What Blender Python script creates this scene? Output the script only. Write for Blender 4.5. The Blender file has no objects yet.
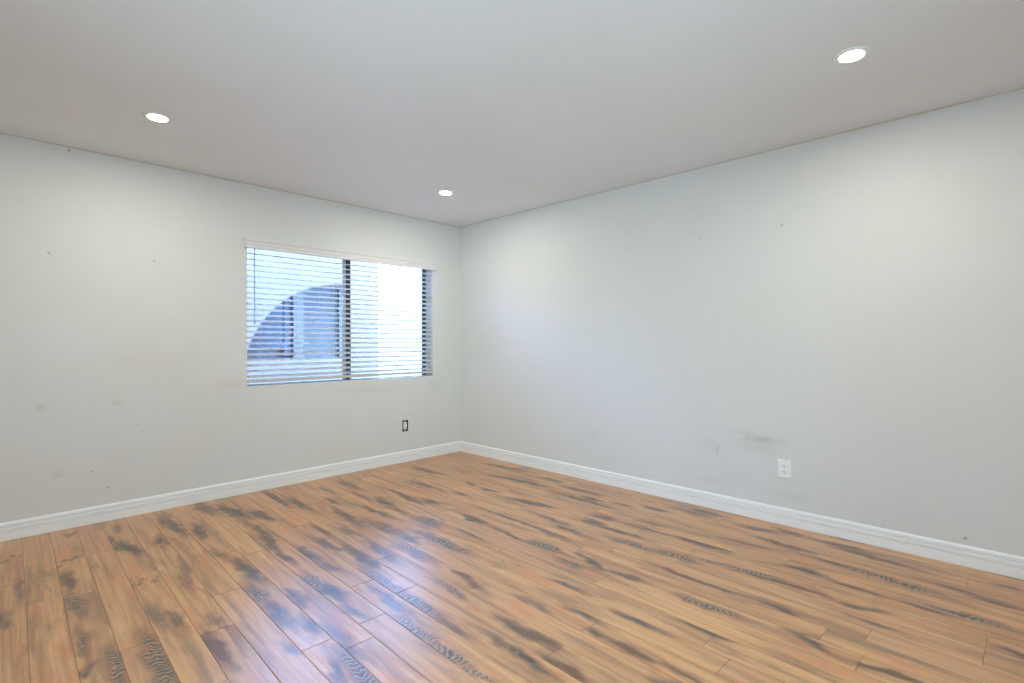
import bpy, bmesh, math, random
import numpy as np
from mathutils import Vector

random.seed(7)
scene = bpy.context.scene
COL = scene.collection
PI = math.pi

# ------------------------------------------------------------------ camera
CAM_Z = 1.181
cam_data = bpy.data.cameras.new('camera')
cam_data.sensor_width = 36.0
cam_data.sensor_fit = 'HORIZONTAL'
cam_data.lens = 513.0 / 1024.0 * 36.0
cam_data.shift_y = (342.4 - 341.5) / 1024.0
cam_data.clip_start = 0.02
cam = bpy.data.objects.new('camera', cam_data)
COL.objects.link(cam)
cam.location = (0, 0, CAM_Z)
cam.rotation_euler = (PI / 2, math.radians(0.12), math.radians(-45.55))
scene.camera = cam

# ------------------------------------------------------------------ sky, exposure
SKY_COLOUR = (0.23, 0.43, 1.0)
SKY_STRENGTH = 30.0
LAMP_COLOUR = (1.0, 0.96, 0.82)
LAMP_STRENGTH = 535.0
world = bpy.data.worlds.new('sky')
scene.world = world
world.use_nodes = True
bg = world.node_tree.nodes['Background']
bg.inputs['Color'].default_value = (*SKY_COLOUR, 1)
bg.inputs['Strength'].default_value = SKY_STRENGTH

vs = scene.view_settings
scene.display_settings.display_device = 'sRGB'
vs.view_transform = 'Standard'
vs.look = 'None'
vs.gamma = 1.0
vs.use_curve_mapping = False
vs.exposure = -0.07
try:
    scene.cycles.use_denoising = True
    scene.cycles.denoising_prefilter = 'NONE'
    scene.cycles.use_light_tree = False
    scene.cycles.max_bounces = 16
    scene.cycles.diffuse_bounces = 10
    scene.cycles.glossy_bounces = 6
    scene.cycles.transparent_max_bounces = 16
    scene.cycles.sample_clamp_indirect = 40.0
except Exception:
    pass

# ------------------------------------------------------------------ room measures (metres)
WX = 3.596          # face of the right-hand wall
WY = 4.320          # face of the window wall
H = 2.44            # ceiling height
X0, Y0 = -1.0, -1.0  # walls behind the photographer
WT = 0.16           # wall thickness
WIN_X0, WIN_X1, WIN_Z0, WIN_Z1 = 1.425, 3.230, 0.838, 1.985
BOX_X0, BOX_X1, BOX_Z0, BOX_Z1 = 2.856, 2.922, 0.302, 0.413


RX0, RX1, RZ0, RZ1 = 0.3, 2.1, 0.40, 2.10     # unseen window added behind the photographer for fill light
NY0, NY1, NZ0, NZ1 = 0.5, 2.3, 0.40, 2.10     # unseen window added beside the photographer for fill light


def sky_portal(loc, rot, w, h):
    """marks an added fill-window opening for the sampler; gives off no light of its own"""
    li = bpy.data.lights.new('fill_portal', 'AREA')
    li.shape = 'RECTANGLE'
    li.size, li.size_y = w, h
    li.cycles.is_portal = True
    o = bpy.data.objects.new('fill_portal', li)
    COL.objects.link(o)
    o.location, o.rotation_euler = loc, rot


sky_portal(((RX0 + RX1) / 2, Y0 - 0.158, (RZ0 + RZ1) / 2), (PI / 2, 0, 0), RX1 - RX0, RZ1 - RZ0)
sky_portal((X0 - 0.158, (NY0 + NY1) / 2, (NZ0 + NZ1) / 2), (PI / 2, 0, -PI / 2), NY1 - NY0, NZ1 - NZ0)


# ------------------------------------------------------------------ helpers
def link(o, parent=None):
    COL.objects.link(o)
    if parent is not None:
        o.parent = parent
    return o


def mesh_object(name, bm, mat=None, parent=None, smooth=False, bevel=0.0):
    bmesh.ops.recalc_face_normals(bm, faces=bm.faces[:])
    me = bpy.data.meshes.new(name)
    bm.to_mesh(me)
    bm.free()
    if mat is not None:
        me.materials.append(mat)
    if smooth:
        for p in me.polygons:
            p.use_smooth = True
    o = bpy.data.objects.new(name, me)
    link(o, parent)
    if bevel > 0:
        m = o.modifiers.new('bevel', 'BEVEL')
        m.width = bevel
        m.segments = 2
        m.limit_method = 'ANGLE'
    return o


def empty(name, loc, label, cat, group=None, rot=(0, 0, 0)):
    o = bpy.data.objects.new(name, None)
    o.empty_display_size = 0.05
    link(o)
    o.location = loc
    o.rotation_euler = rot
    o['label'] = label
    o['category'] = cat
    if group:
        o['group'] = group
    return o


def structure(o):
    o['kind'] = 'structure'
    return o


def box(bm, x0, x1, y0, y1, z0, z1):
    v = [bm.verts.new(c) for c in ((x0, y0, z0), (x1, y0, z0), (x1, y1, z0), (x0, y1, z0),
                                   (x0, y0, z1), (x1, y0, z1), (x1, y1, z1), (x0, y1, z1))]
    for f in ((0, 3, 2, 1), (4, 5, 6, 7), (0, 1, 5, 4), (1, 2, 6, 5), (2, 3, 7, 6), (3, 0, 4, 7)):
        bm.faces.new([v[i] for i in f])


def lathe(bm, profile, seg=32, centre=(0, 0, 0), axis='z'):
    """profile: (radius, height) pairs, closed on itself when it ends where it began."""
    rings = []
    for r, h in profile:
        ring = []
        if r < 1e-6:
            p = (centre[0], centre[1], centre[2] + h)
            ring = [bm.verts.new(p)] * seg
        else:
            for i in range(seg):
                a = 2 * PI * i / seg
                ring.append(bm.verts.new((centre[0] + r * math.cos(a), centre[1] + r * math.sin(a), centre[2] + h)))
        rings.append(ring)
    for a, b in zip(rings[:-1], rings[1:]):
        for i in range(seg):
            j = (i + 1) % seg
            vs_ = []
            for v in (a[i], a[j], b[j], b[i]):
                if v not in vs_:
                    vs_.append(v)
            if len(vs_) >= 3:
                bm.faces.new(vs_)


def tube(bm, p0, p1, r, seg=8):
    p0, p1 = Vector(p0), Vector(p1)
    d = (p1 - p0).normalized()
    n = d.orthogonal().normalized()
    b = d.cross(n)
    rings = []
    for p in (p0, p1):
        rings.append([bm.verts.new(p + r * (math.cos(2 * PI * i / seg) * n + math.sin(2 * PI * i / seg) * b))
                      for i in range(seg)])
    for i in range(seg):
        j = (i + 1) % seg
        bm.faces.new((rings[0][i], rings[0][j], rings[1][j], rings[1][i]))
    bm.faces.new(rings[0][::-1])
    bm.faces.new(rings[1])


def sweep(bm, profile, path):
    """profile: closed list of (depth, height); path: list of (origin, inward unit vector)."""
    rings = []
    for (px, py), (nx, ny) in path:
        rings.append([bm.verts.new((px + nx * d, py + ny * d, h)) for d, h in profile])
    n = len(profile)
    for a, b in zip(rings[:-1], rings[1:]):
        for i in range(n):
            j = (i + 1) % n
            bm.faces.new((a[i], a[j], b[j], b[i]))
    bm.faces.new(rings[0])
    bm.faces.new(rings[-1][::-1])


# ------------------------------------------------------------------ materials
class Nodes:
    def __init__(self, name):
        self.mat = bpy.data.materials.new(name)
        self.mat.use_nodes = True
        self.t = self.mat.node_tree
        self.n = self.t.nodes
        self.bsdf = self.n['Principled BSDF']
        self.out = self.n['Material Output']

    def new(self, kind, **props):
        nd = self.n.new(kind)
        for k, v in props.items():
            setattr(nd, k, v)
        return nd

    def put(self, sock, val):
        if hasattr(val, 'is_output') or isinstance(val, bpy.types.NodeSocket):
            self.t.links.new(val, sock)
        elif isinstance(val, (tuple, list)) and len(val) == 3 and sock.type == 'RGBA':
            sock.default_value = (*val, 1)
        else:
            sock.default_value = val

    def math(self, op, a, b=0.0, c=None, clamp=False):
        nd = self.new('ShaderNodeMath', operation=op, use_clamp=clamp)
        self.put(nd.inputs[0], a)
        self.put(nd.inputs[1], b)
        if c is not None:
            self.put(nd.inputs[2], c)
        return nd.outputs[0]

    def smooth(self, v, lo, hi, to0=0.0, to1=1.0):
        nd = self.new('ShaderNodeMapRange', interpolation_type='SMOOTHSTEP')
        self.put(nd.inputs['Value'], v)
        self.put(nd.inputs['From Min'], lo)
        self.put(nd.inputs['From Max'], hi)
        self.put(nd.inputs['To Min'], to0)
        self.put(nd.inputs['To Max'], to1)
        return nd.outputs['Result']

    def mix(self, fac, a, b, blend='MIX'):
        nd = self.new('ShaderNodeMix', data_type='RGBA', blend_type=blend)
        self.put(nd.inputs[0], fac)
        self.put(nd.inputs[6], a)
        self.put(nd.inputs[7], b)
        return nd.outputs[2]

    def noise(self, vec, scale, detail=3.0, rough=0.55, distortion=0.0):
        nd = self.new('ShaderNodeTexNoise')
        self.put(nd.inputs['Vector'], vec)
        nd.inputs['Scale'].default_value = scale
        nd.inputs['Detail'].default_value = detail
        nd.inputs['Roughness'].default_value = rough
        nd.inputs['Distortion'].default_value = distortion
        return nd.outputs['Fac']

    def vmath(self, op, a, b):
        nd = self.new('ShaderNodeVectorMath', operation=op)
        self.put(nd.inputs[0], a)
        self.put(nd.inputs[1], b)
        return nd.outputs['Value'] if op in ('DISTANCE', 'LENGTH') else nd.outputs[0]

    def coords(self):
        return self.new('ShaderNodeTexCoord').outputs['Object']

    def bump(self, h, strength, dist):
        nd = self.new('ShaderNodeBump')
        nd.inputs['Strength'].default_value = strength
        nd.inputs['Distance'].default_value = dist
        self.put(nd.inputs['Height'], h)
        self.t.links.new(nd.outputs[0], self.bsdf.inputs['Normal'])


def plain(name, col, rough=0.5, metal=0.0, spec=0.5, vary=0.03):
    m = Nodes(name)
    nz = m.noise(m.coords(), 40.0, 2.0)
    lo = tuple(max(0, c * (1 - vary)) for c in col)
    hi = tuple(min(1, c * (1 + vary)) for c in col)
    m.put(m.bsdf.inputs['Base Color'], m.mix(nz, lo, hi))
    m.bsdf.inputs['Roughness'].default_value = rough
    m.bsdf.inputs['Metallic'].default_value = metal
    m.bsdf.inputs['Specular IOR Level'].default_value = spec
    return m.mat


def wall_paint(name, col, stains=(), dots=(), seed=0.0):
    """Eggshell paint. stains: (centre, (rx, ry, rz), strength, colour); dots: (centre, radius)."""
    m = Nodes(name)
    co = m.coords()
    sh = m.vmath('ADD', co, (seed, seed * 1.7, seed * 0.6))
    big = m.noise(sh, 1.1, 4.0, 0.6)
    fine = m.noise(sh, 9.0, 4.0, 0.6)
    c = m.mix(m.smooth(big, 0.35, 0.7), col, tuple(v * k for v, k in zip(col, (0.975, 0.97, 0.955))))
    c = m.mix(m.smooth(fine, 0.55, 0.8, 0, 0.35), c, tuple(v * k for v, k in zip(col, (0.96, 0.955, 0.94))))
    for ce, rad, st, sc in stains:
        d = m.vmath('SUBTRACT', co, ce)
        d = m.vmath('DIVIDE', d, rad)
        ln = m.vmath('LENGTH', d, (0, 0, 0))
        rag = m.noise(m.vmath('ADD', sh, ce), 5.0 / max(0.12, max(rad)) * 0.35, 5.0, 0.65)
        v = m.math('ADD', m.math('SUBTRACT', 1.0, ln), m.math('MULTIPLY', m.math('SUBTRACT', rag, 0.5), 1.7))
        c = m.mix(m.smooth(v, -0.1, 1.3, 0.0, st * 0.75), c, sc)
    for ce, r in dots:
        ln = m.vmath('DISTANCE', co, ce)
        c = m.mix(m.smooth(ln, r * 0.4, r, 0.6, 0.0), c, (0.26, 0.25, 0.24))
    m.put(m.bsdf.inputs['Base Color'], c)
    m.bsdf.inputs['Roughness'].default_value = 0.55
    m.bsdf.inputs['Specular IOR Level'].default_value = 0.35
    m.bump(m.noise(co, 160.0, 2.0), 0.06, 0.002)
    return m.mat


def stucco(name, col):
    m = Nodes(name)
    co = m.coords()
    m.put(m.bsdf.inputs['Base Color'], m.mix(m.noise(co, 6.0, 5.0), tuple(v * 0.94 for v in col), col))
    m.bsdf.inputs['Roughness'].default_value = 0.9
    m.bump(m.noise(co, 70.0, 4.0), 0.25, 0.004)
    return m.mat


def lamp_glow(name, col, strength):
    m = Nodes(name)
    em = m.new('ShaderNodeEmission')
    em.inputs['Color'].default_value = (*col, 1)
    em.inputs['Strength'].default_value = strength
    m.t.links.new(em.outputs[0], m.out.inputs['Surface'])
    return m.mat


def slat_vinyl(name, col, through):
    """thin white vinyl that lets some daylight through"""
    m = Nodes(name)
    m.bsdf.inputs['Base Color'].default_value = (*col, 1)
    m.bsdf.inputs['Roughness'].default_value = 0.4
    tl = m.new('ShaderNodeBsdfTranslucent')
    tl.inputs['Color'].default_value = (*col, 1)
    mx = m.new('ShaderNodeMixShader')
    mx.inputs[0].default_value = through
    m.t.links.new(m.bsdf.outputs[0], mx.inputs[1])
    m.t.links.new(tl.outputs[0], mx.inputs[2])
    m.t.links.new(mx.outputs[0], m.out.inputs['Surface'])
    return m.mat


def clear_glass(name, tint=(0.95, 0.98, 0.97)):
    m = Nodes(name)
    tr = m.new('ShaderNodeBsdfTransparent')
    tr.inputs['Color'].default_value = (*tint, 1)
    gl = m.new('ShaderNodeBsdfGlossy')
    gl.inputs['Roughness'].default_value = 0.02
    fr = m.new('ShaderNodeFresnel')
    fr.inputs['IOR'].default_value = 1.45
    mx = m.new('ShaderNodeMixShader')
    m.t.links.new(fr.outputs[0], mx.inputs[0])
    m.t.links.new(tr.outputs[0], mx.inputs[1])
    m.t.links.new(gl.outputs[0], mx.inputs[2])
    m.t.links.new(mx.outputs[0], m.out.inputs['Surface'])
    return m.mat


def laminate(name):
    """Printed planks: honey timber, slate-grey smoke, rippled grain, reddish streaks."""
    m = Nodes(name)
    pl = m.new('ShaderNodeUVMap', uv_map='plank').outputs[0]          # metres across, metres along

    def attr(a):
        return m.new('ShaderNodeAttribute', attribute_name=a)
    rnd = attr('plank_id').outputs['Vector']
    smoke = attr('smoke').outputs['Fac']
    ripple = attr('ripple').outputs['Fac']
    knot = attr('knot').outputs['Fac']
    red = attr('red').outputs['Fac']
    edge = attr('seam').outputs['Fac']
    off = m.vmath('MULTIPLY', rnd, (37.0, 61.0, 17.0))
    base = m.vmath('ADD', pl, off)
    rs = m.new('ShaderNodeSeparateXYZ')
    m.put(rs.inputs[0], rnd)
    r1, r2 = rs.outputs[0], rs.outputs[1]

    def stretch(sx, sy):
        return m.vmath('MULTIPLY', base, (sx, sy, 1.0))
    # timber tone
    col = m.mix(r1, TIMBER_A, TIMBER_B)
    soft = m.noise(stretch(14.0, 1.6), 1.0, 4.0, 0.55, 0.5)
    col = m.mix(m.smooth(soft, 0.38, 0.72, 0.0, 0.75), col, TIMBER_DARK)
    pale = m.noise(stretch(22.0, 1.1), 1.3, 3.0, 0.5, 0.3)
    col = m.mix(m.smooth(pale, 0.5, 0.75, 0.0, 0.6), col, TIMBER_PALE)
    grain = m.noise(stretch(75.0, 1.6), 1.0, 2.0, 0.5, 0.2)
    col = m.mix(m.smooth(grain, 0.40, 0.72, 0.0, 0.50), col, TIMBER_DARK)
    tint = rs.outputs[2]
    col = m.mix(m.math('MULTIPLY', r2, 0.55), col, m.mix(tint, (0.52, 0.285, 0.155), (0.72, 0.40, 0.165)))
    fil = m.noise(m.vmath('ADD', stretch(52.0, 1.1), (4.0, 6.0, 0)), 1.0, 3.0, 0.55, 0.3)
    col = m.mix(m.smooth(fil, 0.50, 0.72, 0.0, 0.62), col, (0.30, 0.150, 0.070))
    # faint reddish and grey clouds everywhere
    rc = m.noise(m.vmath('ADD', stretch(10.0, 2.2), (5.0, 9.0, 0)), 1.0, 3.0, 0.55, 0.4)
    redv = m.math('MAXIMUM', m.smooth(rc, 0.53, 0.72, 0.0, 0.50), m.math('MULTIPLY', red, 0.95))
    col = m.mix(redv, col, RED_TINT)
    gc = m.noise(m.vmath('ADD', stretch(15.0, 2.0), (1.0, 3.0, 0)), 1.0, 4.0, 0.6, 0.6)
    col = m.mix(m.smooth(gc, 0.46, 0.68, 0.0, 0.66), col, SMOKE_BROWN)
    # brown haze trailing away from the smoke
    halo = attr('halo').outputs['Fac']
    hz = m.noise(stretch(24.0, 3.5), 1.0, 5.0, 0.65, 0.8)
    hm = m.smooth(m.math('ADD', halo, m.math('MULTIPLY', m.math('SUBTRACT', hz, 0.5), 1.5)), 0.02, 0.72, 0.0, 0.82)
    hcol = m.mix(m.smooth(m.noise(m.vmath('ADD', stretch(16.0, 5.0), (3.0, 8.0, 0)), 1.0, 3.0), 0.42, 0.62), SMOKE_BROWN, RED_BROWN)
    col = m.mix(m.math('MULTIPLY', hm, m.smooth(halo, 0.02, 0.2)), col, hcol)
    # slate smoke, ragged at its rim
    rag1 = m.noise(stretch(48.0, 3.2), 1.0, 5.0, 0.62, 0.8)
    rag2 = m.noise(stretch(18.0, 7.0), 1.0, 4.0, 0.60, 1.0)
    rag = m.math('ADD', m.math('MULTIPLY', rag1, 0.55), m.math('MULTIPLY', rag2, 0.45))
    ragc = m.math('MULTIPLY', m.math('SUBTRACT', rag, 0.5), 2.4)

    def mask(a, lo, hi, top):
        v = m.math('ADD', a, ragc)
        v = m.smooth(v, lo, hi, 0.0, top)
        return m.math('MULTIPLY', v, m.smooth(a, 0.02, 0.2))
    both = m.math('MAXIMUM', smoke, m.math('MULTIPLY', ripple, 0.62))
    hue = m.noise(stretch(12.0, 5.0), 1.3, 2.0)
    slate = m.mix(m.smooth(hue, 0.38, 0.62), SLATE_WARM, SLATE_COOL)
    ink = m.noise(m.vmath('ADD', stretch(40.0, 14.0), (7.0, 2.0, 0)), 1.0, 4.0, 0.65, 1.5)
    slate = m.mix(m.smooth(ink, 0.50, 0.66, 0.0, 0.85), slate, (0.030, 0.026, 0.022))
    slate = m.mix(m.smooth(ink, 0.44, 0.34, 0.0, 0.55), slate, (0.26, 0.25, 0.22))
    col = m.mix(mask(both, -0.05, 1.0, 0.92), col, slate)
    km = mask(knot, 0.25, 1.1, 0.85)
    col = m.mix(mask(knot, 0.0, 0.8, 0.75), col, slate)
    col = m.mix(km, col, KNOT_BROWN)
    # rippled figure across the board
    warp = m.noise(stretch(20.0, 9.0), 1.0, 3.0, 0.55, 0.0)
    sp = m.new('ShaderNodeSeparateXYZ')
    m.put(sp.inputs[0], base)
    ph = m.math('ADD', m.math('MULTIPLY', sp.outputs[1], 76.0), m.math('MULTIPLY', warp, 9.5))
    ph = m.math('MULTIPLY', ph, 2 * PI / 2.0)
    sw = m.math('SINE', ph, 0.0)
    fig = m.math('MULTIPLY', m.smooth(m.math('ADD', ripple, m.math('MULTIPLY', ragc, 0.8)), 0.2, 0.7), m.smooth(ripple, 0.02, 0.2))
    col = m.mix(m.math('MULTIPLY', fig, m.smooth(sw, 0.2, 1.0, 0.0, 0.62)), col, RIPPLE_PALE)
    col = m.mix(m.math('MULTIPLY', fig, m.smooth(sw, -0.1, -1.0, 0.0, 0.75)), col, RIPPLE_DARK)
    # bevelled seams
    col = m.mix(m.math('MULTIPLY', edge, 0.7), col, (0.06, 0.035, 0.02))
    m.put(m.bsdf.inputs['Base Color'], col)
    m.bsdf.inputs['Coat Weight'].default_value = 0.08     # clear wear layer
    m.bsdf.inputs['Coat Roughness'].default_value = 0.30
    rg = m.noise(stretch(60.0, 6.0), 1.0, 3.0)
    m.put(m.bsdf.inputs['Roughness'], m.smooth(rg, 0.2, 0.8, FLOOR_ROUGH - 0.04, FLOOR_ROUGH + 0.06))
    m.bsdf.inputs['Specular IOR Level'].default_value = 0.95
    m.bump(m.math('SUBTRACT', m.math('ADD', grain, m.math('MULTIPLY', sw, m.math('MULTIPLY', fig, 0.3))), m.math('MULTIPLY', edge, 1.5)), 0.12, 0.002)
    return m.mat


TIMBER_A = (0.59, 0.290, 0.130)
TIMBER_B = (0.70, 0.370, 0.158)
TIMBER_DARK = (0.38, 0.170, 0.070)
TIMBER_PALE = (0.80, 0.48, 0.24)
RED_TINT = (0.60, 0.19, 0.075)
RED_BROWN = (0.34, 0.135, 0.065)
SMOKE_BROWN = (0.24, 0.135, 0.075)
SLATE_WARM = (0.060, 0.040, 0.027)
SLATE_COOL = (0.055, 0.060, 0.056)
KNOT_BROWN = (0.17, 0.065, 0.028)
RIPPLE_PALE = (0.46, 0.34, 0.24)
RIPPLE_DARK = (0.035, 0.028, 0.024)
FLOOR_ROUGH = 0.32

WALL = (0.70, 0.705, 0.70)
SMUDGE = (0.50, 0.47, 0.40)
GREY_SMUDGE = (0.55, 0.55, 0.53)
RED_SMUDGE = (0.62, 0.50, 0.42)
m_wall_left = wall_paint(
    'paint_window_wall', WALL,
    stains=(((0.80, WY, 1.06), (0.42, 0.2, 0.13), 0.45, (0.66, 0.61, 0.52)),
            ((0.22, WY, 0.78), (0.05, 0.2, 0.045), 0.75, SMUDGE),
            ((0.60, WY, 0.78), (0.05, 0.2, 0.04), 0.5, SMUDGE),
            ((0.30, WY, 0.35), (0.03, 0.2, 0.035), 0.6, SMUDGE),
            ((1.30, WY, 0.86), (0.14, 0.2, 0.07), 0.45, RED_SMUDGE),
            ((2.55, WY, 0.74), (0.5, 0.2, 0.07), 0.32, SMUDGE),
            ((3.25, WY, 0.74), (0.16, 0.2, 0.09), 0.32, SMUDGE)),
    dots=(((0.263, WY, 1.747), 0.011), ((0.812, WY, 1.76), 0.010), ((0.72, WY, 0.62), 0.007),
          ((0.47, WY, 0.34), 0.008), ((0.55, WY, 0.22), 0.008), ((0.36, WY, 2.415), 0.012)), seed=3.1)
m_wall_right = wall_paint(
    'paint_right_wall', WALL,
    stains=(((WX, 1.185, 0.535), (0.2, 0.150, 0.040), 1.0, (0.47, 0.44, 0.37)),
            ((WX, 1.33, 0.565), (0.2, 0.12, 0.024), 0.8, GREY_SMUDGE),
            ((WX, 1.22, 0.48), (0.2, 0.24, 0.07), 0.55, GREY_SMUDGE),
            ((WX, 1.502, 0.425), (0.2, 0.016, 0.050), 0.85, (0.45, 0.44, 0.42)),
            ((WX, 1.55, 0.44), (0.2, 0.12, 0.10), 0.3, GREY_SMUDGE),
            ((WX, 1.52, 0.19), (0.2, 0.16, 0.04), 0.5, GREY_SMUDGE),
            ((WX, 1.02, 0.19), (0.2, 0.20, 0.04), 0.5, GREY_SMUDGE),
            ((WX, 2.55, 0.40), (0.2, 0.10, 0.05), 0.3, GREY_SMUDGE)),
    dots=(((WX, 1.618, 1.927), 0.009), ((WX, 1.078, 1.935), 0.009), ((WX, 2.20, 1.93), 0.006),
          ((WX, 2.62, 1.30), 0.005), ((WX, 0.19, 0.145), 0.012)), seed=8.4)
m_wall = wall_paint('paint_rear_walls', WALL, seed=1.0)
m_ceiling = wall_paint('paint_ceiling', (0.785, 0.805, 0.835), seed=5.5)
m_shade_caulk = plain('shade_toned_caulk', (0.58, 0.56, 0.49), 0.6, 0, 0.3, 0.04)  # tan also carries the shade along the ceiling joint
m_trim = plain('semigloss_white_paint', (0.86, 0.86, 0.86), 0.3, 0, 0.5, 0.01)
m_floor = laminate('laminate_planks')
m_plastic = plain('white_plastic', (0.86, 0.86, 0.87), 0.35, 0, 0.5, 0.01)
m_slot = plain('dark_slots', (0.03, 0.03, 0.03), 0.6)
m_steel = plain('box_steel', (0.10, 0.10, 0.10), 0.45, 0.5)
m_brass = plain('screw_steel', (0.6, 0.6, 0.58), 0.35, 0.9)
m_slat = slat_vinyl('white_slats', (0.90, 0.90, 0.90), 0.7)
m_valance = plain('pale_valance', (0.74, 0.72, 0.73), 0.5, 0, 0.4, 0.03)
m_rail = plain('grey_rail', (0.55, 0.54, 0.54), 0.5, 0, 0.4, 0.02)
m_cord = plain('cord_white', (0.72, 0.74, 0.78), 0.8)
m_wand = plain('smoky_wand', (0.16, 0.18, 0.21), 0.3)
m_alu = plain('pale_aluminium', (0.60, 0.62, 0.64), 0.4, 0.4)
m_bronze = plain('slate_aluminium', (0.06, 0.065, 0.07), 0.45, 0.3)
m_glass = clear_glass('window_glass')
m_fill_tint = clear_glass('fill_tint_glass', (0.767, 0.675, 0.475))  # tint chosen to colour the fill from the added windows
m_lens = lamp_glow('lamp_lens', LAMP_COLOUR, LAMP_STRENGTH)
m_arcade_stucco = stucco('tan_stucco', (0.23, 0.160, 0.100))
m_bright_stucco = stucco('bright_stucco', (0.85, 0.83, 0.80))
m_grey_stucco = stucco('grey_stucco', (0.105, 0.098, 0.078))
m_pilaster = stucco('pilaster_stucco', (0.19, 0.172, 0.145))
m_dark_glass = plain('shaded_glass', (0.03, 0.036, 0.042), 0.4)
m_paving = stucco('pale_paving', (0.74, 0.73, 0.71))

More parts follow.
